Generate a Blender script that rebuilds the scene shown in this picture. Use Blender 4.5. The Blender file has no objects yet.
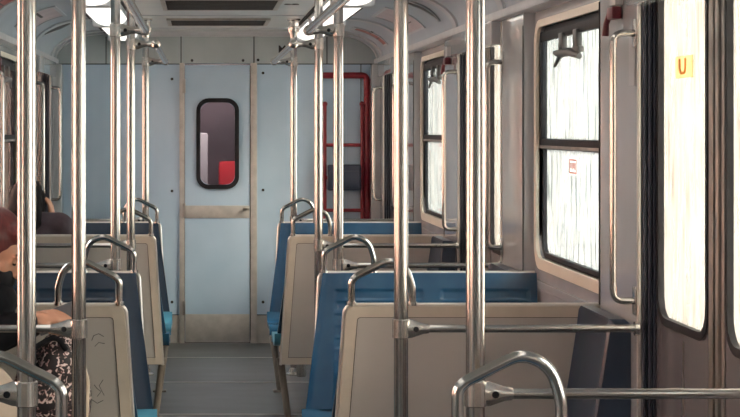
import bpy, bmesh, math, random
from mathutils import Vector, Matrix
random.seed(7)
PI = math.pi
C = bpy.context.scene.collection
V = Vector

# ------------------------------------------------------------------ materials
def new_mat(name):
    m = bpy.data.materials.new(name); m.use_nodes = True
    nt = m.node_tree
    b = nt.nodes['Principled BSDF']
    return m, nt, b

def noise_ramp(nt, scale, c1, c2, lo=.35, hi=.65, detail=4, stretch=(1, 1, 1), obj=True):
    tc = nt.nodes.new('ShaderNodeTexCoord'); mp = nt.nodes.new('ShaderNodeMapping')
    mp.inputs['Scale'].default_value = stretch
    nt.links.new(tc.outputs['Object'], mp.inputs[0])
    n = nt.nodes.new('ShaderNodeTexNoise'); n.inputs['Scale'].default_value = scale
    n.inputs['Detail'].default_value = detail
    nt.links.new(mp.outputs[0], n.inputs['Vector'])
    r = nt.nodes.new('ShaderNodeValToRGB')
    r.color_ramp.elements[0].position = lo; r.color_ramp.elements[1].position = hi
    r.color_ramp.elements[0].color = (*c1, 1); r.color_ramp.elements[1].color = (*c2, 1)
    nt.links.new(n.outputs['Fac'], r.inputs[0])
    return n, r, mp

def surf(name, c1, c2=None, rough=.5, metal=0, scale=6, stretch=(1, 1, 1), bump=0, bscale=60, coat=0, rvar=0, spec=.5):
    m, nt, b = new_mat(name)
    c2 = c2 or c1
    n, r, mp = noise_ramp(nt, scale, c1, c2, stretch=stretch)
    nt.links.new(r.outputs[0], b.inputs['Base Color'])
    b.inputs['Roughness'].default_value = rough
    b.inputs['Metallic'].default_value = metal
    b.inputs['Coat Weight'].default_value = coat
    b.inputs['Specular IOR Level'].default_value = spec
    if rvar:
        mr = nt.nodes.new('ShaderNodeMapRange')
        mr.inputs['To Min'].default_value = max(.02, rough - rvar); mr.inputs['To Max'].default_value = rough + rvar
        nt.links.new(n.outputs['Fac'], mr.inputs['Value']); nt.links.new(mr.outputs[0], b.inputs['Roughness'])
    if bump:
        n2 = nt.nodes.new('ShaderNodeTexNoise'); n2.inputs['Scale'].default_value = bscale
        nt.links.new(mp.outputs[0], n2.inputs['Vector'])
        bp = nt.nodes.new('ShaderNodeBump'); bp.inputs['Strength'].default_value = bump; bp.inputs['Distance'].default_value = .004
        nt.links.new(n2.outputs['Fac'], bp.inputs['Height']); nt.links.new(bp.outputs[0], b.inputs['Normal'])
    return m

M = {}
M['steel'] = surf('brushed_steel', (.50, .49, .475), (.53, .52, .505), rough=.17, metal=1, scale=3)
M['cast'] = surf('cast_aluminium', (.66, .64, .61), (.78, .76, .73), rough=.22, metal=1, scale=30)
M['dullsteel'] = surf('dull_steel', (.36, .34, .32), (.50, .47, .44), rough=.38, metal=1, scale=9, rvar=.1)
M['latch'] = surf('dark_steel', (.10, .10, .10), (.18, .17, .16), rough=.35, metal=.8)
M['legwood'] = surf('worn_brown_metal', (.12, .10, .085), (.24, .21, .18), rough=.5, scale=30, stretch=(1, 1, .2))
M['kick'] = surf('worn_kick_plate', (.42, .41, .395), (.50, .49, .47), rough=.40, metal=.35, scale=14, rvar=.1)
M['wall'] = surf('wall_laminate', (.38, .405, .43), (.44, .46, .48), rough=.24, scale=2.5, rvar=.06, coat=.2)
M['pocket'] = surf('pocket_laminate', (.36, .39, .42), (.41, .44, .465), rough=.14, scale=2.0, coat=.5, rvar=.05)
M['cream'] = surf('cream_window_surround', (.72, .69, .58), (.78, .74, .63), rough=.3, scale=5)
M['cove'] = surf('cove_paint', (.34, .42, .49), (.40, .48, .55), rough=.33, scale=4, rvar=.05)
M['rib'] = surf('cove_rib_paint', (.42, .46, .50), (.48, .52, .56), rough=.3, scale=8)
M['ceiling'] = surf('ceiling_paint', (.38, .44, .46), (.46, .51, .52), rough=.28, scale=3)
M['endblue'] = surf('end_wall_blue_laminate', (.34, .48, .62), (.38, .52, .66), rough=.36, scale=3, rvar=.08, bump=.05)
M['endgrey'] = surf('end_wall_grey_laminate', (.33, .40, .43), (.38, .45, .48), rough=.4, scale=4)
M['seam'] = surf('dark_seam', (.02, .022, .025), rough=.8)
M['rubber'] = surf('black_rubber', (.012, .013, .016), (.02, .021, .026), rough=.5, scale=20, spec=.2)
M['rubber_blue'] = surf('dark_blue_rubber_seal', (.036, .042, .062), (.042, .048, .070), rough=.5, scale=3, spec=.3)
M['doorleaf'] = surf('door_leaf_brown_grey', (.15, .155, .175), (.19, .195, .215), rough=.2, scale=6, metal=.4)
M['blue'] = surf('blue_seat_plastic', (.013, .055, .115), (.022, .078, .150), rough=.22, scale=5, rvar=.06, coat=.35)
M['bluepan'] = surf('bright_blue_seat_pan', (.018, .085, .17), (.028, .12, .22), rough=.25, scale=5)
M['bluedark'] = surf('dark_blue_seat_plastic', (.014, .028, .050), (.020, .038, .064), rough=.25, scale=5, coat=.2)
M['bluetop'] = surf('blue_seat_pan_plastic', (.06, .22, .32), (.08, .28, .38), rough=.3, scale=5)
M['navy'] = surf('navy_side_seat_plastic', (.022, .038, .070), (.030, .050, .085), rough=.36, scale=6)
M['panel'] = surf('seat_back_laminate', (.43, .42, .405), (.48, .465, .45), rough=.35, scale=3, rvar=.05, bump=.04)
M['panelframe'] = surf('seat_back_frame', (.51, .47, .41), (.58, .53, .46), rough=.4, scale=10, bump=.06)
M['trimwhite'] = surf('pale_metal_edge', (.62, .60, .57), (.70, .68, .65), rough=.3, metal=.6, scale=12)
M['red'] = surf('red_painted_tube', (.20, .010, .022), (.26, .016, .03), rough=.35, scale=20)
M['maroon'] = surf('maroon_plastic', (.10, .008, .018), rough=.35)
M['navybox'] = surf('navy_box_plastic', (.03, .042, .08), (.04, .055, .10), rough=.4)
M['grille'] = surf('dark_grille', (.03, .03, .032), (.05, .05, .052), rough=.6)
M['white'] = surf('white_paper', (.62, .58, .60), (.68, .64, .65), rough=.5)
M['pinkpaper'] = surf('pinkish_poster_paper', (.48, .42, .45), (.56, .49, .51), rough=.45)
M['redpaper'] = surf('red_print', (.30, .07, .06), (.42, .12, .10), rough=.45, scale=14)
M['ink'] = surf('black_ink', (.02, .02, .025), rough=.6)
M['orange'] = surf('orange_train_paint', (.62, .32, .23), (.68, .37, .27), rough=.55, scale=1.5)
M['palewall'] = surf('pale_concrete', (.70, .66, .60), (.80, .76, .70), rough=.9, scale=2)
M['ground'] = surf('ballast_ground', (.32, .30, .28), (.48, .45, .42), rough=.95, scale=9)
M['tunnel'] = surf('next_car_panel', (.05, .038, .042), (.08, .06, .064), rough=.5, scale=3)
M['redpanel'] = surf('red_panel', (.62, .03, .04), rough=.4)
M['skin'] = surf('skin', (.52, .27, .18), (.58, .31, .21), rough=.5, scale=12)
M['hairred'] = surf('maroon_hair', (.085, .018, .02), (.15, .035, .035), rough=.38, scale=60, stretch=(1, 1, .15), bump=.5, bscale=80)
M['hairblack'] = surf('black_hair', (.006, .005, .006), (.014, .011, .012), spec=.12, rough=.75, scale=60, bump=.5, bscale=80)
M['blackcloth'] = surf('black_cloth', (.005, .005, .007), (.010, .010, .013), rough=.8, spec=.15, scale=20, bump=.3)
M['purplecloth'] = surf('dark_purple_cloth', (.035, .022, .032), (.055, .035, .048), rough=.65, scale=14, bump=.3)
M['mask'] = surf('black_face_mask', (.006, .006, .009), (.010, .010, .014), spec=.25, rough=.6)
M['creamcloth'] = surf('cream_canvas', (.55, .47, .39), (.66, .57, .48), rough=.8, scale=14, bump=.3)
M['phone'] = surf('phone_case', (.10, .11, .13), rough=.3)
M['sticker_y'] = surf('yellowish_sticker', (.80, .55, .22), (.86, .66, .34), rough=.5, scale=40)
M['sticker_o'] = surf('orange_print', (.62, .30, .07), rough=.5)
M['sticker_r'] = surf('red_sticker_print', (.60, .12, .12), rough=.5)

# floral print
m, nt, b = new_mat('floral_print_cloth')
tc = nt.nodes.new('ShaderNodeTexCoord')
vo = nt.nodes.new('ShaderNodeTexNoise'); vo.inputs['Scale'].default_value = 44; vo.inputs['Detail'].default_value = 2; vo.inputs['Distortion'].default_value = 1.8
nt.links.new(tc.outputs['Object'], vo.inputs['Vector'])
rp = nt.nodes.new('ShaderNodeValToRGB'); e = rp.color_ramp.elements
e[0].position = 0; e[0].color = (.010, .009, .012, 1); e[1].position = .55; e[1].color = (.012, .010, .014, 1)
x = e.new(.565); x.color = (.50, .26, .25, 1); x = e.new(.61); x.color = (.70, .62, .60, 1)
nt.links.new(vo.outputs['Fac'], rp.inputs[0]); nt.links.new(rp.outputs[0], b.inputs['Base Color']); b.inputs['Roughness'].default_value = .6
M['floral'] = m

# floor: dark rubber sheet with worn scuffs
m, nt, b = new_mat('floor_rubber')
n, r, mp = noise_ramp(nt, 3, (.036, .040, .042), (.135, .142, .145), lo=.32, hi=.68, detail=8, stretch=(1, 2.2, 1))
nt.links.new(r.outputs[0], b.inputs['Base Color'])
mr = nt.nodes.new('ShaderNodeMapRange'); mr.inputs['To Min'].default_value = .28; mr.inputs['To Max'].default_value = .55
nt.links.new(n.outputs['Fac'], mr.inputs['Value']); nt.links.new(mr.outputs[0], b.inputs['Roughness'])
M['floor'] = m

# scratched glass
def glass(name, tint, amount, streak=.5, c_lo=(.42, .43, .42), c_hi=(.95, .93, .88)):
    m, nt, b = new_mat(name)
    nt.nodes.remove(b)
    out = nt.nodes['Material Output']
    n, r, mp = noise_ramp(nt, 24, c_lo, c_hi, lo=.36, hi=.56, detail=6, stretch=(1, 1.6, .16))
    tp = nt.nodes.new('ShaderNodeBsdfTransparent'); tp.inputs[0].default_value = (*tint, 1)
    tl = nt.nodes.new('ShaderNodeBsdfTranslucent'); nt.links.new(r.outputs[0], tl.inputs[0])
    df = nt.nodes.new('ShaderNodeBsdfDiffuse'); nt.links.new(r.outputs[0], df.inputs[0])
    gl = nt.nodes.new('ShaderNodeBsdfGlossy'); gl.inputs['Roughness'].default_value = .08
    m0 = nt.nodes.new('ShaderNodeMixShader'); m0.inputs[0].default_value = .15
    nt.links.new(tl.outputs[0], m0.inputs[1]); nt.links.new(df.outputs[0], m0.inputs[2])
    m1 = nt.nodes.new('ShaderNodeMixShader')
    mrr = nt.nodes.new('ShaderNodeMapRange'); mrr.inputs['From Min'].default_value = .35; mrr.inputs['From Max'].default_value = .6
    mrr.inputs['To Min'].default_value = min(1, amount + streak * .5); mrr.inputs['To Max'].default_value = max(0, amount - streak * .2)
    nt.links.new(n.outputs['Fac'], mrr.inputs['Value']); nt.links.new(mrr.outputs[0], m1.inputs[0])
    nt.links.new(tp.outputs[0], m1.inputs[1]); nt.links.new(m0.outputs[0], m1.inputs[2])
    fr = nt.nodes.new('ShaderNodeFresnel'); fr.inputs[0].default_value = 1.3
    m2 = nt.nodes.new('ShaderNodeMixShader'); nt.links.new(fr.outputs[0], m2.inputs[0])
    nt.links.new(m1.outputs[0], m2.inputs[1]); nt.links.new(gl.outputs[0], m2.inputs[2])
    nt.links.new(m2.outputs[0], out.inputs[0])
    return m
M['glass'] = glass('scratched_window_glass', (.60, .62, .61), .36, streak=.5, c_lo=(.24, .26, .25), c_hi=(.84, .84, .80))
M['glassdoor'] = glass('door_glass', (.66, .63, .57), .30, streak=.4, c_lo=(.42, .38, .33), c_hi=(.88, .85, .78))
M['glassclear'] = glass('clear_window_glass', (.95, .95, .93), .10, streak=.1)
def film(name, c1):
    m, nt, b = new_mat(name); out = nt.nodes['Material Output']
    tl = nt.nodes.new('ShaderNodeBsdfTranslucent'); tl.inputs[0].default_value = (*c1, 1)
    mx = nt.nodes.new('ShaderNodeMixShader'); mx.inputs[0].default_value = .75
    b.inputs['Base Color'].default_value = (*c1, 1)
    nt.links.new(b.outputs[0], mx.inputs[1]); nt.links.new(tl.outputs[0], mx.inputs[2]); nt.links.new(mx.outputs[0], out.inputs[0])
    return m
M['sticker_y'] = film('yellow_film_sticker', (.80, .66, .46)); M['sticker_o'] = film('orange_film_print', (.72, .50, .28))
M['sticker_w'] = film('white_film_sticker', (.95, .90, .88)); M['sticker_r'] = film('red_film_print', (.85, .25, .22))
# end door glass
m, nt, b = new_mat('end_door_glass'); nt.nodes.remove(b)
out = nt.nodes['Material Output']
tp = nt.nodes.new('ShaderNodeBsdfTransparent'); tp.inputs[0].default_value = (.70, .64, .66, 1)
gl = nt.nodes.new('ShaderNodeBsdfGlossy'); gl.inputs['Roughness'].default_value = .06; gl.inputs[0].default_value = (.8, .8, .85, 1)
mx = nt.nodes.new('ShaderNodeMixShader'); mx.inputs[0].default_value = .12
nt.links.new(tp.outputs[0], mx.inputs[1]); nt.links.new(gl.outputs[0], mx.inputs[2]); nt.links.new(mx.outputs[0], out.inputs[0])
M['endglass'] = m
# fluorescent diffuser
m, nt, b = new_mat('lit_diffuser')
b.inputs['Base Color'].default_value = (.75, .73, .68, 1); b.inputs['Roughness'].default_value = .3
b.inputs['Emission Color'].default_value = (1, .95, .86, 1); b.inputs['Emission Strength'].default_value = .20
M['diffuser'] = m

# ------------------------------------------------------------------ mesh helpers
def obj(name, bm, mat, parent=None, smooth=True, mats=None, loc=None):
    me = bpy.data.meshes.new(name); bmesh.ops.recalc_face_normals(bm, faces=bm.faces[:])
    bm.to_mesh(me); bm.free()
    for mm in (mats or [mat]): me.materials.append(mm)
    if smooth:
        for p in me.polygons: p.use_smooth = True
    o = bpy.data.objects.new(name, me); C.objects.link(o)
    if smooth:
        md = o.modifiers.new('edges', 'EDGE_SPLIT'); md.split_angle = math.radians(38)
    if parent: o.parent = parent
    if loc: o.location = loc
    return o

def thing(name, label, cat, loc=(0, 0, 0), rz=0, group=None):
    o = bpy.data.objects.new(name, None); C.objects.link(o); o.empty_display_size = .1
    o.location = loc; o.rotation_euler = (0, 0, rz); o['label'] = label; o['category'] = cat
    if group: o['group'] = group
    return o

def tag(o, label, cat, group=None):
    o['label'] = label; o['category'] = cat
    if group: o['group'] = group
    return o

def struct(o):
    o['kind'] = 'structure'; return o

def dup(root, loc, rz=0, label=None):
    r = root.copy(); C.objects.link(r); r.location = loc; r.rotation_euler = (0, 0, rz)
    if label: r['label'] = label
    for ch in list(root.children):
        c = ch.copy(); C.objects.link(c); c.parent = r
        for g in list(ch.children):
            d = g.copy(); C.objects.link(d); d.parent = c
    return r

def box(bm, x0, x1, y0, y1, z0, z1, bev=0, mi=0, seg=2):
    x0, x1 = min(x0, x1), max(x0, x1); y0, y1 = min(y0, y1), max(y0, y1); z0, z1 = min(z0, z1), max(z0, z1)
    t = bmesh.new(); bmesh.ops.create_cube(t, size=1)
    for v in t.verts:
        v.co = V(((x0 + x1) / 2 + v.co.x * (x1 - x0), (y0 + y1) / 2 + v.co.y * (y1 - y0), (z0 + z1) / 2 + v.co.z * (z1 - z0)))
    if bev: bmesh.ops.bevel(t, geom=t.edges[:], offset=bev, segments=seg, profile=.6, affect='EDGES')
    merge(bm, t, mi)

def merge(bm, t, mi=0, mat=None):
    if mat: bmesh.ops.transform(t, matrix=mat, verts=t.verts[:])
    mp = {}
    for v in t.verts: mp[v] = bm.verts.new(v.co)
    for f in t.faces:
        try:
            nf = bm.faces.new([mp[v] for v in f.verts]); nf.material_index = mi
        except ValueError: pass
    t.free()

def fillet(pts, rad, n=7):
    pts = [V(p) for p in pts]; out = [pts[0]]
    for i in range(1, len(pts) - 1):
        a, b, c = pts[i - 1], pts[i], pts[i + 1]
        u = (a - b); w = (c - b); lu, lw = u.length, w.length; u.normalize(); w.normalize()
        ang = u.angle(w)
        r = rad[i - 1] if isinstance(rad, (list, tuple)) else rad
        d = min(r / math.tan(ang / 2) if ang < PI - .01 else 0, lu * .49, lw * .49)
        if d < 1e-5: out.append(b); continue
        p0, p1 = b + u * d, b + w * d
        for k in range(n + 1):
            t = k / n
            out.append((1 - t) ** 2 * p0 + 2 * t * (1 - t) * b + t * t * p1)
    out.append(pts[-1]); return out

def tube(bm, pts, r, n=16, caps=True, mi=0, close=False):
    pts = [V(p) for p in pts]
    rr = r if isinstance(r, (list, tuple)) else [r] * len(pts)
    T = []
    for i in range(len(pts)):
        a = pts[max(0, i - 1)]; b = pts[min(len(pts) - 1, i + 1)]
        T.append((b - a).normalized())
    up = V((0, 0, 1)) if abs(T[0].z) < .9 else V((1, 0, 0))
    nrm = (up - T[0] * up.dot(T[0])).normalized()
    rings = []
    for i, p in enumerate(pts):
        nrm = (nrm - T[i] * nrm.dot(T[i])).normalized(); bn = T[i].cross(nrm)
        rings.append([bm.verts.new(p + (nrm * math.cos(2 * PI * k / n) + bn * math.sin(2 * PI * k / n)) * rr[i]) for k in range(n)])
    for a, b in zip(rings, rings[1:]):
        for k in range(n):
            f = bm.faces.new([a[k], a[(k + 1) % n], b[(k + 1) % n], b[k]]); f.material_index = mi
    if caps:
        bm.faces.new(rings[0][::-1]).material_index = mi; bm.faces.new(rings[-1]).material_index = mi

def lathe(bm, prof, n=24, c=(0, 0, 0)):      # prof (r,z)
    tube(bm, [V(c) + V((0, 0, z)) for r, z in prof], [max(r, 1e-4) for r, z in prof], n)

def rrect(a0, a1, b0, b1, r, n=6):
    P = []
    for cx, cy, s in ((a1 - r, b1 - r, 0), (a0 + r, b1 - r, 1), (a0 + r, b0 + r, 2), (a1 - r, b0 + r, 3)):
        for k in range(n + 1):
            t = (s + k / n) * PI / 2
            P.append((cx + r * math.cos(t), cy + r * math.sin(t)))
    return P

def ring_plate(bm, outer, inner, f, d0, d1, mi=0):
    """plate with a hole; outer and inner are matching 2D loops; f(a,b,d)->xyz"""
    n = len(outer)
    L = []
    for d in (d0, d1):
        L.append(([bm.verts.new(f(a, b, d)) for a, b in outer], [bm.verts.new(f(a, b, d)) for a, b in inner]))
    for k in range(n):
        j = (k + 1) % n
        for (q) in ([L[0][0][k], L[0][0][j], L[0][1][j], L[0][1][k]], [L[1][0][k], L[1][1][k], L[1][1][j], L[1][0][j]],
                    [L[0][0][k], L[1][0][k], L[1][0][j], L[0][0][j]], [L[0][1][k], L[0][1][j], L[1][1][j], L[1][1][k]]):
            bm.faces.new(q).material_index = mi

def solid_plate(bm, loop, f, d0, d1, mi=0):
    A = [bm.verts.new(f(a, b, d0)) for a, b in loop]; B = [bm.verts.new(f(a, b, d1)) for a, b in loop]
    n = len(loop)
    bm.faces.new(A).material_index = mi; bm.faces.new(B[::-1]).material_index = mi
    for k in range(n):
        j = (k + 1) % n
        bm.faces.new([A[k], B[k], B[j], A[j]]).material_index = mi

def sq_outer(a0, a1, b0, b1, n=6):
    """square loop with the same vertex count / order as rrect"""
    return rrect(a0, a1, b0, b1, 1e-4, n)

def ell(bm, c, r, rot=None, sub=3):
    t = bmesh.new(); bmesh.ops.create_icosphere(t, subdivisions=sub, radius=1)
    mat = Matrix.Translation(V(c)) @ (rot.to_4x4() if rot else Matrix.Identity(4)) @ Matrix.Diagonal((*r, 1))
    merge(bm, t, 0, mat)

def cap(bm, a, b, ra, rb, n=16):
    a, b = V(a), V(b)
    d = b - a; k = 5
    pts = []; rr = []
    u = d.normalized()
    for i in range(k + 1):
        t = PI / 2 * i / k
        pts.append(a - u * ra * math.cos(t)); rr.append(max(1e-3, ra * math.sin(t)))
    for i in range(k + 1):
        t = PI / 2 * i / k
        pts.append(b + u * rb * math.sin(t)); rr.append(max(1e-3, rb * math.cos(t)))
    tube(bm, pts, rr, n)

def remesh(o, vox, smooth=6):
    for mdd in list(o.modifiers): o.modifiers.remove(mdd)
    md = o.modifiers.new('skin', 'REMESH'); md.mode = 'VOXEL'; md.voxel_size = vox; md.use_smooth_shade = True
    if smooth:
        s = o.modifiers.new('soft', 'SMOOTH'); s.iterations = smooth; s.factor = .5
    return o

# ------------------------------------------------------------------ layout (metres; x across, y along the car, z up)
EYE = 1.67; MOD = 4.05
DOORC = [5.075 + MOD * k for k in (-2, -1, 0, 1, 2)]
HD = .705; PK = .57
YEND = 14.3; YBACK = -5.2
XP = 1.25; XB = 1.30; XO = 1.38            # pocket face, bay wall / door plane, outer skin
ZC = 2.40; ZK = 2.185
WZ0, WZ1 = 1.125, 2.085
WHALF = .66

bays = []
for a, b in zip(DOORC, DOORC[1:]): bays.append((a + HD + PK, b - HD - PK))
bays.append((-4.9, DOORC[0] - HD - PK)) if False else None
bays = [b for b in bays if b]

# ------------------------------------------------------------------ shell
bm = bmesh.new(); box(bm, -1.42, 1.42, YBACK, YEND + .02, -.06, 0)
struct(obj('floor', bm, M['floor'], smooth=False))
# floor seams
bm = bmesh.new()
for y in (10.75, 12.1, 13.4): box(bm, -1.2, 1.2, y - .006, y + .006, 0, .0025)
struct(obj('trim_1', bm, M['trimwhite'], smooth=False))
for i, s in enumerate((-1, 1)):
    bm = bmesh.new()
    for (y0, y1) in bays:
        yc = (y0 + y1) / 2; wh = min(WHALF, (y1 - y0) / 2 - .06)
        f = lambda a, b_, d, s=s: (s * d, a, b_)
        ring_plate(bm, sq_outer(y0, y1, 0, 2.2), rrect(yc - wh, yc + wh, WZ0, WZ1, .09), f, XB, XO)
        # belt moulding under the window
        box(bm, s * (XB - .012), s * XB, y0 + .001, y1 - .001, .995, 1.03, .004)
        box(bm, s * (XB - .05), s * XB, y0 + .001, y1 - .001, 0, .12, .004)
    for yc in DOORC:
        for (p0, p1) in ((yc - HD - PK, yc - HD), (yc + HD, min(yc + HD + PK, YEND))):
            box(bm, s * XP, s * XO, p0, p1, 0, 2.2, .006, 1)
        box(bm, s * (XB - .0), s * XO, yc - HD, yc + HD, 2.167, 2.2, 0, 1)
    box(bm, s * XP, s * XO, YBACK, DOORC[0] - HD - PK, 0, 2.2, 0, 1)
    struct(obj('wall_' + ('left', 'right')[i], bm, None, smooth=False, mats=[M['wall'], M['pocket']]))
    # vertical dark joints where pocket panels meet the bay panels
    bm = bmesh.new()
    for yc in DOORC[2:]:
        for yy in (yc - HD - PK + .004, yc + HD + PK - .004):
            if yy < YEND - .05: box(bm, s * (XP - .003), s * XP, yy - .005, yy + .005, 1.06, 2.1)
    struct(obj('trim_%d' % (2 + i), bm, M['seam'], smooth=False))
    # ledge below the cove
    bm = bmesh.new(); box(bm, s * 1.218, s * XO, YBACK, YEND, 2.155, 2.195, .008)
    struct(obj('trim_%d' % (4 + i), bm, M['rib'], smooth=True))
    # cove
    bm = bmesh.new(); N = 14
    arc = [(.85 + .40 * math.sin(PI / 2 * k / N), ZK + .215 * math.cos(PI / 2 * k / N)) for k in range(N + 1)]
    back = [(x + .05 if k < N else x + .12, z + .06) for k, (x, z) in enumerate(arc)]
    loop = [(s * x, z) for x, z in arc] + [(s * x, z) for x, z in back[::-1]]
    solid_plate(bm, loop, lambda a, b_, d: (a, d, b_), YBACK, YEND)
    struct(obj('ceiling', bm, M['cove'], smooth=True)).name = 'ceiling_cove_' + ('left', 'right')[i]
    # arched ribs over the cove
    bm = bmesh.new()
    for yc in DOORC[2:]:
        for yy, hw in ((yc - HD - .06, .07), (yc + HD + .06, .07)):
            if yy + hw > YEND: continue
            lp = [(s * (.85 + .388 * math.sin(PI / 2 * k / N)), ZK + .203 * math.cos(PI / 2 * k / N)) for k in range(N + 1)]
            lp += [(s * x, z) for x, z in arc[::-1]]
            solid_plate(bm, lp, lambda a, b_, d: (a, d, b_), yy - hw, yy + hw)
    lp = [(s * (.85 + .385 * math.sin(PI / 2 * k / N)), ZK + .200 * math.cos(PI / 2 * k / N)) for k in range(N + 1)] + [(s * x, z) for x, z in arc[::-1]]
    solid_plate(bm, lp, lambda a, b_, d: (a, d, b_), YEND - .10, YEND - .001)
    struct(obj('trim_%d' % (6 + i), bm, M['rib'], smooth=True))
bm = bmesh.new(); box(bm, -.86, .86, YBACK, YEND, ZC, ZC + .06)
struct(obj('ceiling', bm, M['ceiling'], smooth=False))
bm = bmesh.new(); box(bm, -1.42, 1.42, YBACK, YEND + .1, 2.47, 2.56)
struct(obj('ceiling_roof', bm, M['rib'], smooth=False))
bm = bmesh.new()
for y, w in ((12.06, .012), (13.62, .02), (14.15, .015), (10.0, .012)): box(bm, -.85, .85, y - w, y + w, ZC - .006, ZC + .001, .002)
box(bm, -.86, .86, YEND - .08, YEND - .001, ZC - .03, ZC, .004)
struct(obj('trim_8', bm, M['rib'], smooth=False))
for s, n_ in ((-1, 9), (1, 10)):        # dark longitudinal gap beside the lamp channel
    bm = bmesh.new(); box(bm, s * .835, s * .862, YBACK + .02, YEND - .1, ZC - .012, ZC)
    box(bm, s * .565, s * .585, YBACK + .02, YEND - .1, ZC - .012, ZC)
    struct(obj('trim_%d' % n_, bm, M['seam'], smooth=False))
bm = bmesh.new(); box(bm, -1.42, 1.42, YBACK - .06, YBACK, 0, 2.47)
struct(obj('wall_front', bm, M['endgrey'], smooth=False))

# end wall, in its own pixel scale
SE = 1850 / YEND
def ex(px): return (px - 201) / SE - .118
def ez(py): return EYE - (py - 127) / SE
bm = bmesh.new(); g = .004
dl, dr = ex(180.5), ex(256.5)
# backing with the doorway left open
box(bm, -1.42, dl, YEND + .015, YEND + .06, 0, 2.5, 0, 2)
box(bm, dr, 1.42, YEND + .015, YEND + .06, 0, 2.5, 0, 2)
box(bm, dl, dr, YEND + .015, YEND + .06, ez(64), 2.5, 0, 2)
zt, zm = ez(64), ez(315)
for a, b_ in ((-1.3, dl - g), (dr + g, ex(361) - g), (ex(361) + g, 1.3)):
    box(bm, a, b_, YEND, YEND + .02, zm + g, zt - g, 0, 0)
    box(bm, a, b_, YEND - .004, YEND + .02, 0, zm - g, 0, 3)
zt2 = ez(35)
for a, b_ in ((-1.3, ex(106) - g), (ex(106) + g, ex(181) - g), (ex(181) + g, ex(254) - g), (ex(254) + g, ex(327) - g), (ex(327) + g, 1.3)):
    box(bm, a, b_, YEND - .003, YEND + .02, zt + g, zt2 - .0, 0, 1)
box(bm, -1.2, 1.2, YEND, YEND + .02, zt2, 2.46, 0, 1)
struct(obj('wall_back', bm, None, smooth=False, mats=[M['endblue'], M['endgrey'], M['seam'], M['kick']]))
# corner columns
bm = bmesh.new()
box(bm, ex(369.5), 1.26, YEND - .16, YEND - .002, 0, 2.155, .02)
struct(obj('trim_11', bm, M['pocket']))
bm = bmesh.new(); box(bm, -1.26, ex(63.5), YEND - .16, YEND - .002, 0, 2.155, .02)
struct(obj('trim_12', bm, M['pocket']))
# door posts
bm = bmesh.new()
box(bm, ex(179.5), ex(184.5), YEND - .02, YEND + .05, 0, ez(63), .004)
box(bm, ex(250.5), ex(257), YEND - .02, YEND + .05, 0, ez(63), .004)
struct(obj('trim_13', bm, M['kick']))
# screws
def screws(pts, name, y=None):
    bm = bmesh.new()
    for px, py in pts:
        tube(bm, [(ex(px), (y or YEND) - .009, ez(py)), (ex(px), (y or YEND) + .004, ez(py))], .011, 12)
    return struct(obj(name, bm, M['seam']))
screws([(172, 79), (172, 191), (263, 73), (263, 190), (263, 302), (172, 302), (192, 60.5), (243, 60.5), (258, 60)], 'trim_14')

# end door
dz0, dz1 = .02, ez(65.5)
wa = (ex(200.3), ex(234.8), ez(184.5), ez(102.5))
f = lambda a, b_, d: (a, d, b_)
bm = bmesh.new()
ring_plate(bm, sq_outer(ex(185), ex(249.8), dz0, dz1), rrect(*wa, .07), f, YEND - .01, YEND + .03)
door = struct(obj('door_1', bm, M['endblue'], smooth=False)); door.name = 'door_1'
bm = bmesh.new(); ring_plate(bm, rrect(ex(196.3), ex(239), ez(189), ez(98.3), .095), rrect(*wa, .065), f, YEND - .026, YEND + .032)
obj('window_gasket', bm, M['rubber'], door)
bm = bmesh.new(); solid_plate(bm, rrect(*wa, .07), f, YEND + .004, YEND + .01); obj('window_pane', bm, M['endglass'], door, smooth=False)
bm = bmesh.new(); box(bm, ex(185.3), ex(249.5), YEND - .016, YEND - .009, ez(218), ez(205.5), .002); box(bm, ex(185.3), ex(249.5), YEND - .0155, YEND - .009, ez(342), ez(314), .002)
obj('kick_plate', bm, M['kick'], door)
bm = bmesh.new(); tube(bm, [(ex(245.5), YEND - .05, ez(209)), (ex(245.5), YEND - .01, ez(209))], .012, 12); box(bm, ex(243), ex(249), YEND - .05, YEND - .04, ez(210.5), ez(207.5), .003)
obj('door_latch', bm, M['dullsteel'], door)
for py in (86, 210, 308):
    bm = bmesh.new(); box(bm, ex(182.5), ex(185.5), YEND - .03, YEND - .01, ez(py + 7), ez(py - 7), .003)
    obj('hinge', bm, M['dullsteel'], door)
# door edge strip visible right of the leaf
bm = bmesh.new(); box(bm, ex(249.8), ex(250.6), YEND - .005, YEND + .04, .02, dz1)
struct(obj('trim_15', bm, M['seam'], smooth=False))
# next car seen through the pane
bm = bmesh.new()
box(bm, -.9, .9, YEND + 1.6, YEND + 1.66, 0, 2.4); box(bm, -.95, -.9, YEND + .12, YEND + 1.66, 0, 2.4); box(bm, .9, .95, YEND + .12, YEND + 1.66, 0, 2.4)
box(bm, -.95, .95, YEND + .12, YEND + 1.66, 2.35, 2.4); box(bm, -.95, .95, YEND + .12, YEND + 1.66, -.05, 0)
struct(obj('wall_gangway', bm, M['tunnel'], smooth=False))
bm = bmesh.new(); box(bm, .03, .24, YEND + 1.2, YEND + 1.24, .5, 1.385, .03)
tag(obj('red_board', bm, M['redpanel']), 'small red panel glimpsed behind the end door window pane', 'panel')
bm = bmesh.new(); box(bm, -.20, -.06, YEND + 1.2, YEND + 1.24, .5, 1.62, .02)
tag(obj('pale_board', bm, M['panel']), 'pale panel glimpsed behind the end door window, left of the red one', 'panel')
ld = bpy.data.lights.new('gangway_fill_light', 'AREA'); ld.energy = 6; ld.size = .6; lo = bpy.data.objects.new('gangway_fill_light', ld)  # added fill light, brightens what shows through the end pane
lo.location = (0, YEND + .9, 2.3); C.objects.link(lo)

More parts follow.
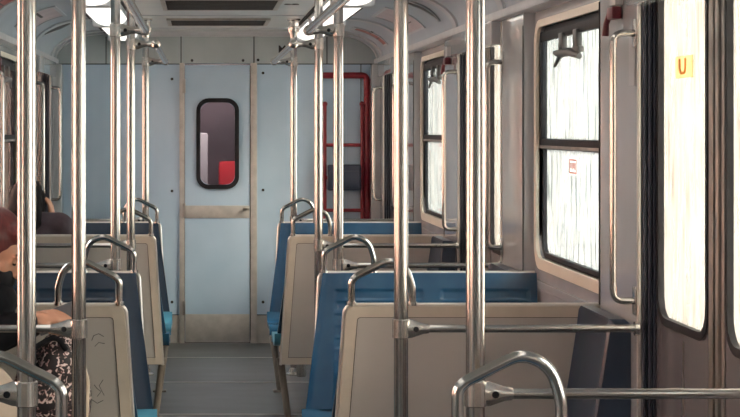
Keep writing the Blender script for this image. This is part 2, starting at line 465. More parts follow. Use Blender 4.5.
# lettering on the end wall and ceiling
def text(name, s, size, loc, rot, mat, label, cat='lettering', parent=None):
    cu = bpy.data.curves.new(name, 'FONT'); cu.body = s; cu.size = size; cu.extrude = .0015; cu.offset = size * .018; cu.align_x = 'CENTER'; cu.align_y = 'CENTER'
    t = bpy.data.objects.new(name, cu); C.objects.link(t)
    dg = bpy.context.evaluated_depsgraph_get(); me = bpy.data.meshes.new_from_object(t.evaluated_get(dg))
    bpy.data.objects.remove(t)
    o = bpy.data.objects.new(name, me); me.materials.append(mat); C.objects.link(o); o.location = loc; o.rotation_euler = rot
    if parent: o.parent = parent
    elif label: tag(o, label, cat)
    return o
text('wall_letter', 'M', .078, (ex(282), YEND - .006, ez(49.5)), (PI / 2, 0, 0), M['ink'], 'small black letter M on the grey panel right of the end door top')
text('wall_letter', 'C', .078, (ex(291.5), YEND - .006, ez(49.5)), (PI / 2, 0, 0), M['ink'], 'small black letter C half hidden behind the far pole clamp')
text('ceiling_number', '22', .09, (.42, 10.95, ZC - .004), (PI, 0, 0), M['grille'], 'faint dark number printed on the ceiling right of the vent')

# ------------------------------------------------------------------ side windows
wn = 0
for bi, (y0, y1) in enumerate(bays):
    for s in (-1, 1):
        wn += 1
        yc = (y0 + y1) / 2; wh = min(WHALF, (y1 - y0) / 2 - .06)
        f = lambda a, b_, d, s=s: (s * d, a, b_)
        bm = bmesh.new()
        ring_plate(bm, rrect(yc - wh - .045, yc + wh + .045, WZ0 - .045, WZ1 + .03, .11), rrect(yc - wh + .0, yc + wh - .0, WZ0 + .0, WZ1 - .0, .085), f, XB - .014, XB + .03)
        w = struct(obj('window_%d' % wn, bm, M['cream']))
        w.modifiers.new('bev', 'BEVEL').width = .006
        bm = bmesh.new()
        ring_plate(bm, rrect(yc - wh + .001, yc + wh - .001, WZ0 + .001, WZ1 - .001, .084), rrect(yc - wh + .03, yc + wh - .03, WZ0 + .022, WZ1 - .03, .06), f, XB + .012, XB + .05)
        obj('window_gasket', bm, M['rubber'], w)
        zmid = 1.60
        bm = bmesh.new(); box(bm, s * (XB + .0), s * (XB + .045), yc - wh + .012, yc + wh - .012, zmid - .022, zmid + .022, .006)
        box(bm, s * (XB + .0), s * (XB + .02), yc - wh + .02, yc - wh + .055, zmid, WZ1 - .02, .004)
        box(bm, s * (XB + .0), s * (XB + .02), yc + wh - .055, yc + wh - .02, zmid, WZ1 - .02, .004)
        box(bm, s * (XB + .0), s * (XB + .02), yc - wh + .02, yc + wh - .02, WZ1 - .06, WZ1 - .022, .004)
        obj('sliding_frame', bm, M['rubber'] if s > 0 else M['rubber'], w)
        bm = bmesh.new(); box(bm, s * (XB - .004), s * (XB + .004), yc - wh + .02, yc + wh - .02, zmid - .018, zmid - .006, .002)
        obj('middle_rail', bm, M['dullsteel'], w)
        # latch
        bm = bmesh.new()
        for q in (-.13, .15): box(bm, s * (XB - .012), s * (XB + .012), yc + q - .035, yc + q + .035, WZ1 - .115, WZ1 - .045, .005)
        tube(bm, [(s * (XB - .008), yc - .20, WZ1 - .150), (s * (XB - .014), yc - .05, WZ1 - .128), (s * (XB - .014), yc + .12, WZ1 - .128), (s * (XB - .008), yc + .27, WZ1 - .120)], [.012, .017, .017, .010], 10)
        tube(bm, [(s * (XB - .014), yc + .10, WZ1 - .13), (s * (XB - .010), yc + .26, WZ1 - .172)], [.012, .007], 8)
        box(bm, s * (XB - .012), s * (XB + .012), yc - .20, yc + .2, WZ1 - .135, WZ1 - .112, .004)
        obj('window_latch', bm, M['latch'], w)
        bm = bmesh.new(); solid_plate(bm, rrect(yc - wh + .02, yc + wh - .02, WZ0 + .012, WZ1 - .02, .06), f, XB + .028, XB + .032)
        obj('window_pane', bm, M['glass'] if s > 0 else M['glassclear'], w, smooth=False)
        if s > 0 and bi == 2:
            # small red square sticker on the lower pane
            ys = 7.17; zs = EYE - (167 - 127) * ys / 1850
            bm = bmesh.new(); box(bm, XB + .024, XB + .0275, ys - .075, ys + .075, zs - .032, zs + .036, .001)
            st = obj('sticker', bm, M['sticker_w'], w, smooth=False)
            bm = bmesh.new()
            f2 = lambda a, b_, d: (d, a, b_)
            ring_plate(bm, sq_outer(ys - .068, ys + .068, zs - .026, zs + .030), sq_outer(ys - .06, ys + .06, zs - .020, zs + .024), f2, XB + .0225, XB + .024)
            for k in range(4):
                box(bm, XB + .0225, XB + .024, ys - .045 + k * .026, ys - .032 + k * .026, zs - .012 + (k % 2) * .006, zs + .016, 0)
            obj('red_print', bm, M['sticker_r'], st, smooth=False)

# ------------------------------------------------------------------ sliding doors
dn = 1
for di, yc in enumerate(DOORC):
    for s in (-1, 1):
        for h in (-1, 1):
            dn += 1
            y0, y1 = (yc - HD, yc - .012) if h < 0 else (yc + .012, yc + HD)
            g0, g1 = (y0 + .055, y1 - .085) if h < 0 else (y0 + .085, y1 - .055)
            f = lambda a, b_, d, s=s: (s * d, a, b_)
            bm = bmesh.new()
            ring_plate(bm, sq_outer(y0, y1, .005, 2.165), rrect(g0, g1, 1.075, 2.12, .085), f, XB, XB + .035)
            d = struct(obj('door_%d' % dn, bm, M['doorleaf'], smooth=False))
            bm = bmesh.new()
            ring_plate(bm, rrect(g0 - .012, g1 + .012, 1.063, 2.132, .097), rrect(g0 + .012, g1 - .012, 1.087, 2.108, .075), f, XB - .006, XB + .03)
            obj('window_gasket', bm, M['rubber'], d)
            bm = bmesh.new(); solid_plate(bm, rrect(g0, g1, 1.077, 2.118, .083), f, XB + .012, XB + .016)
            obj('window_pane', bm, M['glassdoor'] if s > 0 else M['glassclear'], d, smooth=False)
            # steel closing edge and rubber lip
            e0 = y1 if h < 0 else y0
            bm = bmesh.new(); box(bm, s * (XB - .012), s * XB, e0, e0 + h * .028, .01, 2.16, .003)
            box(bm, s * (XB - .006), s * XB, e0 + h * .040, e0 + h * .062, .01, 2.16, .003)
            obj('steel_edge', bm, M['dullsteel'], d)
            bm = bmesh.new(); box(bm, s * (XB + .002), s * (XB + .03), e0, e0 - h * .0115, .01, 2.16, .002)
            obj('rubber_lip', bm, M['rubber'], d)
            bm = bmesh.new(); box(bm, s * (XB - .003), s * XB, (y0 + y1) / 2 - .004, (y0 + y1) / 2 + .004, .05, 1.04)
            obj('pressed_line', bm, M['dullsteel'], d)
            if s > 0 and di == 2 and h > 0:
                ys = 5.47; zs = EYE + (127 - 66) * ys / 1850
                bm = bmesh.new(); box(bm, XB + .008, XB + .0115, ys - .10, ys + .09, zs - .035, zs + .03, .001)
                st = obj('sticker', bm, M['sticker_y'], d, smooth=False)
                bm = bmesh.new(); P = fillet([(XB + .007, ys - .03, zs + .022), (XB + .007, ys - .03, zs - .02), (XB + .007, ys + .035, zs - .02), (XB + .007, ys + .035, zs + .022)], .02)
                tube(bm, P, .0045, 8); obj('sticker_mark', bm, M['sticker_o'], st)
    # jamb seals
for i, s in enumerate((-1, 1)):
    bm = bmesh.new()
    for yc in DOORC:
        for h in (-1, 1):
            yj = yc + h * HD
            for k, (x0, x1) in enumerate(((XP + .008, XP + .02), (XP + .024, XP + .036), (XP + .040, XB - .001))):
                box(bm, s * x0, s * x1, yj, yj - h * .018, .01, 2.15, .004)
    struct(obj('trim_%d' % (16 + i), bm, M['rubber_blue']))
    bm = bmesh.new()
    for yc in DOORC[1:]:
        for h in (-1, 1):
            yj = yc + h * HD
            box(bm, s * (XP - .004), s * (XP + .006), yj - .006, yj + .012, .01, 2.15, .002)
    struct(obj('trim_%d' % (18 + i), bm, M['trimwhite']))

# ------------------------------------------------------------------ header boxes above doors
hdr = ['third', 'second', 'first']
pos = {2: 'nearest', 3: 'middle', 4: 'farthest'}
for di in (2, 3, 4):
    yc = DOORC[di]
    for s in (-1, 1):
        side = 'right' if s > 0 else 'left'
        bm = bmesh.new(); box(bm, s * 1.205, s * (XP + .01), yc - HD + .02, min(yc + HD - .02, YEND - .2), 2.045, 2.1545, .006)
        tag(obj('door_header', bm, M['pocket']), 'beige grey mechanism cover above the %s sliding door on the %s' % (pos[di], side), 'door cover', 'covers above the side doors')

# ------------------------------------------------------------------ poles
def build_pole(big=True):
    t = thing('grab_pole', '', 'pole', group='floor to ceiling grab poles')
    bm = bmesh.new(); tube(bm, [(0, 0, .01), (0, 0, 1.2), (0, 0, ZC - .02)], .0225, 20); obj('pole_tube', bm, M['steel'], t)
    bm = bmesh.new(); lathe(bm, [(.022, ZC - .13), (.028, ZC - .10), (.038, ZC - .085), (.040, ZC - .055), (.033, ZC - .05), (.033, ZC - .018), (.045, ZC - .012), (.045, ZC)] if big else [(.0225, ZC - .03), (.04, ZC - .012), (.042, ZC)])
    obj('ceiling_collar', bm, M['cast'], t)
    bm = bmesh.new(); lathe(bm, [(.055, 0), (.055, .008), (.035, .02), (.026, .05)]); obj('floor_flange', bm, M['cast'], t)
    return t
PY = [4.37, 5.78, 8.42, 9.83, 12.47]
PX = .507
def pxo(y, s=1): return .53 if y == 4.37 else (.491 if s < 0 and y > 9 else (.500 if s < 0 and y < 6 else PX))
ordn = {4.37: 'nearest', 5.78: 'second nearest', 8.42: 'third nearest', 9.83: 'fourth nearest', 12.47: 'farthest'}
pole = build_pole(); pole2 = build_pole(False); first = True; first2 = True
for y in PY:
    for s in (-1, 1):
        lab = '%s steel grab pole of the five along the %s side of the aisle' % (ordn[y], 'right' if s > 0 else 'left')
        if y in (5.78, 9.83):
            p = pole2 if first2 else dup(pole2, (0, 0, 0)); first2 = False
        else:
            p = pole if first else dup(pole, (0, 0, 0)); first = False
        p.location = (s * pxo(y, s), y, 0)
        p['label'] = lab
for s in (-1, 1):
    pass

# clamp casting running along +x from a pole at origin, and its bar to the wall
def clamp(bm, L=.085, h=.024, t=.017):
    prof = [(-.034, .024), (-.026, .030), (.0, .031), (.022, .028), (.05, .021), (L - .006, .0165), (L, .015)]
    # collar
    tube(bm, [(0, 0, -.030), (0, 0, -.028), (0, 0, .028), (0, 0, .030)], [.0245, .027, .027, .0245], 20)
    # tapering arm with an oval section
    n = 14; rings = []
    for x, hh in ((.012, .031), (.035, .029), (.055, .022), (.07, .017), (.085, .0155), (.088, .013)):
        w = .017 if x < .06 else .0155
        rings.append([bm.verts.new((x, w * math.cos(2 * PI * k / n), hh * math.sin(2 * PI * k / n))) for k in range(n)])
    for a, b in zip(rings, rings[1:]):
        for k in range(n): bm.faces.new([a[k], a[(k + 1) % n], b[(k + 1) % n], b[k]])
    bm.faces.new(rings[-1])
def bolt(bm, x):
    tube(bm, [(x, -.0195, 0), (x, .0195, 0)], .0085, 12)
ZBAR = EYE - .63
def build_bar(s):
    t = thing('partition_bar', '', 'grab bar', group='horizontal bars between poles and side walls')
    bm = bmesh.new(); tube(bm, [(.05, 0, 0), (XP - PX - .01, 0, 0)], .0125, 16); a = obj('bar_tube', bm, M['steel'], t)
    bm = bmesh.new(); clamp(bm); b = obj('clamp', bm, M['cast'], t)
    bm = bmesh.new(); bolt(bm, .045); c = obj('bolt', bm, M['rubber'], b)
    bm = bmesh.new(); tube(bm, [(XP - PX - .014, 0, 0), (XP - PX - .001, 0, 0)], .022, 16); d = obj('wall_flange', bm, M['cast'], t)
    return t
bar = build_bar(1); first = True
for y in PY:
    for s in (-1, 1):
        lab = 'horizontal steel bar from the %s pole on the %s to the wall' % (ordn[y], 'right' if s > 0 else 'left')
        rz = 0 if s > 0 else PI
        if first: b_ = bar; b_.location = (s * pxo(y, s), y, ZBAR); b_.rotation_euler = (0, 0, rz); first = False
        else: b_ = dup(bar, (s * pxo(y, s), y, ZBAR), rz)
        b_['label'] = lab

# overhead rails
ZR = EYE + .44; XR = .372
def build_rail():
    t = thing('overhead_rail', '', 'overhead rail', group='overhead rails along the aisle')
    L = 2.64
    bm = bmesh.new()
    P = [(-.0, -.07, 0), (0, L + .07, 0)]
    tube(bm, [(0, -.075, 0), (0, -.07, 0), (0, L + .07, 0), (0, L + .075, 0)], [.012, .0185, .0185, .012], 18); obj('rail_tube', bm, M['steel'], t)
    for y in (0, L):
        bm = bmesh.new()
        t2 = bmesh.new(); clamp(t2, h=.02); merge(bm, t2, 0, Matrix.Translation((PX - XR, y, 0)) @ Matrix.Rotation(PI, 4, 'Z'))
        tube(bm, [(0, y - .03, 0), (0, y - .026, 0), (0, y + .026, 0), (0, y + .03, 0)], [.019, .024, .024, .019], 16)
        t2 = bmesh.new(); tube(t2, [(.01, 0, 0), (.03, 0, 0), (.06, 0, 0)], [.024, .018, .013], 12); merge(bm, t2, 0, Matrix.Translation((0, y, 0)))
        c = obj('clamp', bm, M['cast'], t)
        bm = bmesh.new(); tube(bm, [(PX - XR - .045, y - .0195, 0), (PX - XR - .045, y + .0195, 0)], .0085, 12); obj('bolt', bm, M['rubber'], c)
    return t
rail = build_rail()
rail.location = (XR, 5.78, ZR); rail['label'] = 'long overhead grab rail below the ceiling right of the aisle, nearer run'
dup(rail, (XR, 9.83, ZR), 0, 'short looking overhead rail right of the aisle between the two farthest poles')
dup(rail, (-XR, 8.42, ZR), PI, 'long overhead grab rail below the ceiling left of the aisle, nearer run')
dup(rail, (-XR + .016, 12.47, ZR), PI, 'short looking overhead rail left of the aisle between the two farthest poles')

# ------------------------------------------------------------------ door grab handles
def build_handle():
    t = thing('bent_grab_bar', '', 'grab handle', group='bent grab handles beside the doors')
    bm = bmesh.new()
    z0, z1 = 1.124, 1.965
    P = fillet([(XP - .001, 0, z0), (XP - .072, 0, z0), (XP - .072, 0, z1), (XP - .001, 0, z1)], .055)
    tube(bm, P, .0115, 14); obj('handle_tube', bm, M['steel'], t)
    for z in (z0, z1):
        bm = bmesh.new(); box(bm, XP - .008, XP - .0005, -.02, .02, z - .045, z + .045, .003)
        obj('mounting_plate', bm, M['cast'], t)
    return t
hd = build_handle(); first = True
for di in (2, 3, 4):
    for h in (-1, 1):
        for s in (-1, 1):
            y = DOORC[di] + h * (HD + .035)
            lab = 'bent steel grab handle at the %s edge of the %s door on the %s' % ('far' if h > 0 else 'near', pos[di], 'right' if s > 0 else 'left')
            rz = 0 if s > 0 else PI
            if first: o = hd; o.location = (0, y, 0); o.rotation_euler = (0, 0, rz); first = False
            else: o = dup(hd, (0, y, 0), rz)
            o['label'] = lab

# emergency handles
def build_emerg():
    t = thing('emergency_pull', '', 'emergency handle', group='emergency pull handles on the wall panels')
    bm = bmesh.new(); box(bm, XP - .03, XP - .001, -.05, .05, .045, .10, .005); obj('lever_housing', bm, M['wall'], t)
    bm = bmesh.new()
    box(bm, XP - .038, XP - .004, -.04, .04, .0, .042, .008)
    tube(bm, [(XP - .025, .03, .03), (XP - .034, .06, -.01), (XP - .036, .065, -.05)], [.011, .010, .012], 10)
    obj('pull_lever', bm, M['maroon'], t)
    return t
em = build_emerg(); em.location = (0, 6.03, 2.02); em['label'] = 'dark red emergency pull lever high on the panel beside the nearest right door'
dup(em, (0, 10.13, 2.01), 0, 'dark red emergency pull lever on the panel beyond the middle right door')
dup(em, (0, 10.13, 2.01), PI, 'dark red emergency pull lever on the panel beyond the middle left door')
bm = bmesh.new(); box(bm, XP - .004, XP - .0005, 5.82, 5.90, 1.80, 1.96, .001)
tag(obj('notice_plate', bm, M['wall'], smooth=False), 'plain grey notice plate behind the grab handle of the nearest right door', 'notice')

# ------------------------------------------------------------------ seats
HT = EYE - .613      # top of back
def lerp(a, b, t): return a + (b - a) * t
def edge_x(z, top, bot):     # aisle side edge flares towards the floor
    return lerp(bot, top, max(0, min(1, (z - .32) / (HT - .32))))
def build_bench(s):
    t = thing('double_seat', '', 'seat', group='double seats facing each other in pairs')
    ZB = .315
    def vy(z, off=0): return .115 * (HT - z) / (HT - ZB) + off     # lean of the back
    # rear laminate panel
    def outline(m, r):
        xa_t, xa_b = .377 + m, .335 + m
        P = []
        z1, z0 = HT - m, ZB + m
        for cx, cz, st, sg in ((xa_t + r, z1 - r, 1, -1),):
            for k in range(9):
                a = PI / 2 + PI / 2 * k / 8
                P.append((xa_t + r + r * math.cos(a), z1 - r + r * math.sin(a)))
        for k in range(1, 6):
            P.append((lerp(xa_t, xa_b, k / 6), lerp(z1 - r, z0, k / 6)))
        P.append((xa_b, z0)); P.append((XB - .012 - m, z0)); P.append((XB - .012 - m, z1))
        return P
    f = lambda a, b_, d: (s * a, vy(b_, d), b_)
    bm = bmesh.new(); ring_plate(bm, outline(.004, .03), outline(.042, .012), f, 0, .016, 0)
    ring_plate(bm, outline(.042, .012), outline(.0445, .011), f, .006, .016, 1)
    obj('back_panel_frame', bm, None, t, smooth=False, mats=[M['panelframe'], M['seam']])
    bm = bmesh.new(); solid_plate(bm, outline(.0445, .011), f, .004, .016); obj('back_panel', bm, M['panel'], t, smooth=False)
    # pale metal edging
    bm = bmesh.new(); P = outline(0, .03)
    pts = [V((s * a, vy(b_, .012), b_)) for a, b_ in P[:-2]]
    pts = [V((s * (XB - .014), vy(HT, .012), HT))] + pts
    tube(bm, pts, .008, 10)
    obj('edge_trim', bm, M['trimwhite'], t)
    # blue shells: back and seat as displaced grids with thickness
    def grid(prof, xa_fn, nu, thick, dispf):
        bm = bmesh.new(); G = []
        nv = len(prof)
        for j, (v, z) in enumerate(prof):
            xa = xa_fn(z, j / (nv - 1)); row = []
            a = prof[max(0, j - 1)]; b = prof[min(nv - 1, j + 1)]
            tx, tz = b[0] - a[0], b[1] - a[1]; l = math.hypot(tx, tz)
            nx, nz = -tz / l, tx / l
            for i in range(nu + 1):
                u = i / nu; x = lerp(xa, XB - .012, u)
                dd = dispf(x, z, j / (nv - 1), u)
                row.append((V((s * x, v + nx * dd, z + nz * dd)), V((s * x, v - nx * thick, z - nz * thick))))
            G.append(row)
        F = [[bm.verts.new(p[0]) for p in r] for r in G]; B = [[bm.verts.new(p[1]) for p in r] for r in G]
        for j in range(nv - 1):
            for i in range(nu):
                bm.faces.new([F[j][i], F[j][i + 1], F[j + 1][i + 1], F[j + 1][i]])
                bm.faces.new([B[j][i], B[j + 1][i], B[j + 1][i + 1], B[j][i + 1]])
        for j in range(nv - 1):
            for i in (0, nu): bm.faces.new([F[j][i], F[j + 1][i], B[j + 1][i], B[j][i]])
        for i in range(nu):
            for j in (0, nv - 1): bm.faces.new([F[j][i], B[j][i], B[j][i + 1], F[j][i + 1]])
        return bm
    def padf(x, t_, lo, hi, ribs=True, amp=.010):
        r = 0
        for c in (.625, 1.07):
            dx = abs(x - c)
            if dx < .185 and lo < t_ < hi:
                e = min((.185 - dx) / .008, (t_ - lo) / .014, (hi - t_) / .014, 1)
                r = amp * max(0, e)
                if ribs: r -= .0035 * e * (math.sin(t_ * 70) > .8)
        return r
    back = [(vy(z, .040), z) for z in [lerp(HT + .0, .50, k / 100) for k in range(101)]]
    bl = grid(back, lambda z, t_: edge_x(z, .392, .292), 110, .024, lambda x, z, t_, u: .012 * (lambda q: q * q * (3 - 2 * q))(max(0, min(1, (u - .015) / .10))) - padf(x, t_, .12, .97, True, .006) )
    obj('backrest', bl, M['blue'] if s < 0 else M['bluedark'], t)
    y0 = vy(.50, .040)
    st = [(y0, .50), (y0 + .008, .47), (y0 + .03, .448), (y0 + .07, .44)] + [(lerp(y0 + .08, .53, k / 24), .438 + .022 * (k / 24) ** 2) for k in range(25)] + [(.55, .452), (.56, .435), (.562, .40)]
    sb = grid(st, lambda z, t_: .300, 50, .024, lambda x, z, t_, u: -padf(x, t_, .2, .86, False, .008))
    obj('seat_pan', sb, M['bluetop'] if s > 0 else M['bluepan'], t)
    bm = bmesh.new(); box(bm, s * .34, s * (XB - .06), .16, .21, .35, .42, .006); box(bm, s * .34, s * (XB - .06), .44, .49, .35, .42, .006)
    box(bm, s * .35, s * .39, .16, .49, .33, .40, .006); box(bm, s * (XB - .055), s * (XB - .002), .14, .52, .30, .43, .006)
    obj('seat_frame', bm, M['panelframe'], t)
    # grab loop on the aisle corner of the back
    bm = bmesh.new(); zb = HT
    y_ = .006
    P = [(.400, zb - .002), (.400, zb + .082), (.418, zb + .099), (.530, zb + .156), (.590, zb + .128), (.610, zb + .06), (.610, zb - .002)]
    pts = fillet([(s * a, y_ + .006, b_) for a, b_ in P], [.03, .04, .085, .09, .12], 8)
    tube(bm, pts, .0125, 14); obj('grab_loop', bm, M['steel'], t)
    for a in (.400, .610):
        bm = bmesh.new(); tube(bm, [(s * a, y_ + .006, zb - .001), (s * a, y_ + .006, zb + .012)], .017, 12)
        obj('loop_socket', bm, M['cast'], t)
    # leg
    bm = bmesh.new(); v = .37
    tube(bm, [(s * .374, 0, .35), (s * .380, 0, .30), (s * .417, 0, .012)], [.023, .021, .019], 12)
    box(bm, s * .375, s * .46, -.04, .04, 0, .012, .004)
    lg = obj('leg', bm, M['legwood'], t); lg.location = (0, v, 0)
    bm = bmesh.new(); lathe(bm, [(.010, .205), (.025, .207), (.027, .215), (.027, .30), (.02, .305), (.02, .36)], 18, (s * .47, .44, 0)); obj('seat_mount', bm, M['cast'], t)
    return t
protoR = build_bench(1); protoL = build_bench(-1)
rowsy = {0: 3.75, 1: 6.36, 2: 7.80, 3: 10.41, 4: 11.85}
desc = {
 ('R', 0): 'double seat nearest the camera right of the aisle, only its steel loop showing',
 ('L', 0): 'double seat nearest the camera left of the aisle, only its steel loop showing',
 ('R', 1): 'double seat with the largest plain beige back panel, right of the aisle',
 ('L', 1): 'double seat with the scratched beige back panel left of the aisle, beside the woman',
 ('R', 2): 'double seat facing the camera right of the aisle, the larger blue back',
 ('L', 2): 'double seat facing the camera left of the aisle, the larger dark blue back',
 ('R', 3): 'double seat with smaller beige back panel right of the aisle, its leg on the floor',
 ('L', 3): 'double seat with smaller beige back panel, left, before the dark haired passenger',
 ('R', 4): 'farthest double seat facing the camera right of the aisle, below the red ladder',
 ('L', 4): 'farthest double seat facing the camera left of the aisle, near the end door'}
usedR = usedL = False
for r, y in rowsy.items():
    for sd in ('R', 'L'):
        even = r % 2 == 0
        src = protoR if (sd == 'R') != even else protoL
        rz = PI if even else 0
        if src is protoR and not usedR: o = src; usedR = True; o.location = (0, y, 0); o.rotation_euler = (0, 0, rz)
        elif src is protoL and not usedL: o = src; usedL = True; o.location = (0, y, 0); o.rotation_euler = (0, 0, rz)
        else: o = dup(src, (0, y, 0), rz)
        o['label'] = desc[(sd, r)]
        if even:
            for ch in o.children:
                if ch.name.startswith('leg'): ch.location = (.038 if src is protoL else -.038, .17, 0)

# scuff marks drawn on the nearest left back panel
L1 = [o for o in C.objects if o.get('label') == desc[('L', 1)]][0]
def lw_(px, py):
    z = EYE - (py - 127) * 6.40 / 1850; return V(((px - 201) * 6.40 / 1850 - .118, .115 * (HT - z) / (HT - .315) + .0035, z))
for pts in ([(92, 340), (94, 335), (99, 333), (104, 336)], [(95, 346), (99, 342), (105, 343)], [(94, 385), (97, 389), (101, 392), (97, 397)], [(103, 380), (99, 386), (104, 396)], [(91, 400), (97, 404), (103, 401)]):
    bm = bmesh.new(); tube(bm, [lw_(*p) for p in pts], .0012, 6)
    o = obj('scuff_mark', bm, M['doorleaf'], L1)

# single side seats against the door pockets
def build_side():
    t = thing('side_seat', '', 'seat', group='single seats against the side walls')
    def shell(prof, th, y0, y1, ny=14, dish=.0):
        bm = bmesh.new(); F = []; B = []
        for j, (x, z) in enumerate(prof):
            a = prof[max(0, j - 1)]; b = prof[min(len(prof) - 1, j + 1)]
            tx, tz = b[0] - a[0], b[1] - a[1]; l = math.hypot(tx, tz); nx, nz = tz / l, -tx / l
            fr, br = [], []
            for i in range(ny + 1):
                u = i / ny; y = lerp(y0, y1, u)
                d = dish * min(1, min(u, 1 - u) / .18)
                d = dish * (1 - (1 - min(1, min(u, 1 - u) / .18)) ** 2)
                fr.append(bm.verts.new((x - nx * d, y, z - nz * d))); br.append(bm.verts.new((x - nx * th, y, z - nz * th)))
            F.append(fr); B.append(br)
        n = len(prof)
        for j in range(n - 1):
            for i in range(ny):
                bm.faces.new([F[j][i], F[j][i + 1], F[j + 1][i + 1], F[j + 1][i]]); bm.faces.new([B[j][i], B[j + 1][i], B[j + 1][i + 1], B[j][i + 1]])
            for i in (0, ny): bm.faces.new([F[j][i], F[j + 1][i], B[j + 1][i], B[j][i]])
        for i in range(ny):
            for j in (0, n - 1): bm.faces.new([F[j][i], B[j][i], B[j][i + 1], F[j][i + 1]])
        return bm
    bm = bmesh.new()
    # back: thick moulded block, face leaning out from the wall
    prof = [(1.232, HT), (1.185, HT + .001), (1.172, HT - .012)] + [(lerp(1.17, 1.085, (k / 14) ** 1.1), lerp(HT - .03, .50, k / 14)) for k in range(15)]
    A = [(x, z) for x, z in prof] + [(XP - .002, .46), (XP - .002, HT - .012)]
    ys = [-.24, -.225, -.20, -.12, 0, .12, .20, .225, .24]
    rings = []
    for y in ys:
        e = min(1, (.24 - abs(y)) / .10); dsh = .022 * math.sin(e * PI / 2)
        shr = .012 if abs(y) > .235 else 0
        rings.append([bm.verts.new((min(x + (dsh if (x < 1.2 and z < HT - .005) else 0) + (shr if x < 1.24 else 0), XP - .002), y, z - (shr if z > HT - .02 else 0))) for x, z in A])
    for a, b in zip(rings, rings[1:]):
        n = len(A)
        for k in range(n): bm.faces.new([a[k], a[(k + 1) % n], b[(k + 1) % n], b[k]])
    bm.faces.new(rings[0]); bm.faces.new(rings[-1][::-1])
    obj('backrest', bm, M['navy'], t)
    prof = [(1.10, .50), (1.07, .455), (1.03, .44), (.95, .437), (.86, .442), (.80, .455), (.785, .445), (.78, .41)]
    bm = shell(prof, -.025, -.24, .24, dish=-.012); obj('seat_pan', bm, M['navy'], t)
    bm = bmesh.new(); box(bm, .86, XP - .002, -.15, -.11, .33, .41, .006); box(bm, .86, XP - .002, .11, .15, .33, .41, .006); box(bm, XP - .03, XP - .002, -.2, .2, .25, .44, .005)
    obj('bracket', bm, M['dullsteel'], t)
    return t
ss = build_side(); first = True
sp = [(1, 6.12, 'navy single seat against the right wall just beyond the nearest door'), (-1, 6.12, 'navy single seat against the left wall under the woman in the mask'),
      (1, 10.17, 'navy single seat against the right wall just beyond the middle door'), (-1, 10.17, 'navy single seat against the left wall just beyond the middle door'),
      (1, 8.10, 'navy single seat against the right wall just before the middle door'), (-1, 8.10, 'navy single seat against the left wall just before the middle door'),
      (1, 12.15, 'navy single seat against the right wall just before the farthest door'), (-1, 12.15, 'navy single seat against the left wall just before the farthest door')]
for s, y, lab in sp:
    rz = 0 if s > 0 else PI
    if first: o = ss; o.location = (0, y, 0); first = False
    else: o = dup(ss, (0, y, 0), rz)
    o['label'] = lab

# ------------------------------------------------------------------ ceiling: lamps, vents, posters
def build_lamp():
    t = thing('fluorescent_light', '', 'ceiling light', group='lamp strips along the ceiling edges')
    L = 1.93
    bm = bmesh.new(); box(bm, -.125, .125, 0, L, -.022, 0, .004); box(bm, -.118, .118, -.0, .03, -.075, -.02, .01); box(bm, -.118, .118, L - .03, L, -.075, -.02, .01)
    obj('housing', bm, M['rib'], t)
    bm = bmesh.new(); lp = [(.108 * math.cos(PI + PI * k / 16), -.020 + .052 * math.sin(PI + PI * k / 16)) for k in range(17)]
    solid_plate(bm, lp, lambda a, b_, d: (a, d, b_), .03, L - .03); obj('diffuser', bm, M['diffuser'], t)
    return t
lamp = build_lamp(); first = True
names = ['nearest the camera end', 'second from the camera end', 'third from the camera end', 'fourth from the camera end', 'fifth from the camera end', 'sixth from the camera end', 'seventh from the camera end', 'eighth from the camera end', 'closest to the end wall']
ly = [YEND - .15 - 2.025 * (k + 1) + .06 for k in range(9)][::-1]
for k, y in enumerate(ly):
    for s in (-1, 1):
        lab = 'curved lamp strip on the %s edge of the ceiling, %s' % ('right' if s > 0 else 'left', names[k])
        if first: o = lamp; o.location = (s * .71, y, ZC); first = False
        else: o = dup(lamp, (s * .71, y, ZC))
        o['label'] = lab

def vent(y0, y1, lab, slats):
    t = thing('ceiling_vent', lab, 'vent', (0, (y0 + y1) / 2, ZC), 0, 'dark grilles along the ceiling')
    h = (y1 - y0) / 2
    bm = bmesh.new(); ring_plate(bm, sq_outer(-.35, .35, -h, h), sq_outer(-.325, .325, -h + .03, h - .03), lambda a, b_, d: (a, b_, d), -.014, 0); obj('vent_frame', bm, M['dullsteel'], t, smooth=False)
    bm = bmesh.new(); box(bm, -.325, .325, -h + .03, h - .03, -.003, 0); obj('vent_backing', bm, M['seam'], t, smooth=False)
    bm = bmesh.new()
    for k in range(slats):
        y = lerp(-h + .05, h - .05, k / (slats - 1)); box(bm, -.322, .322, y - .006, y + .006, -.013, -.003, .002)
    obj('slats', bm, M['grille'], t, smooth=False)
vent(10.45, 11.38, 'larger dark grille in the middle of the ceiling, nearer one', 18)
vent(12.42, 13.12, 'dark slot shaped grille in the ceiling close to the end wall', 12)

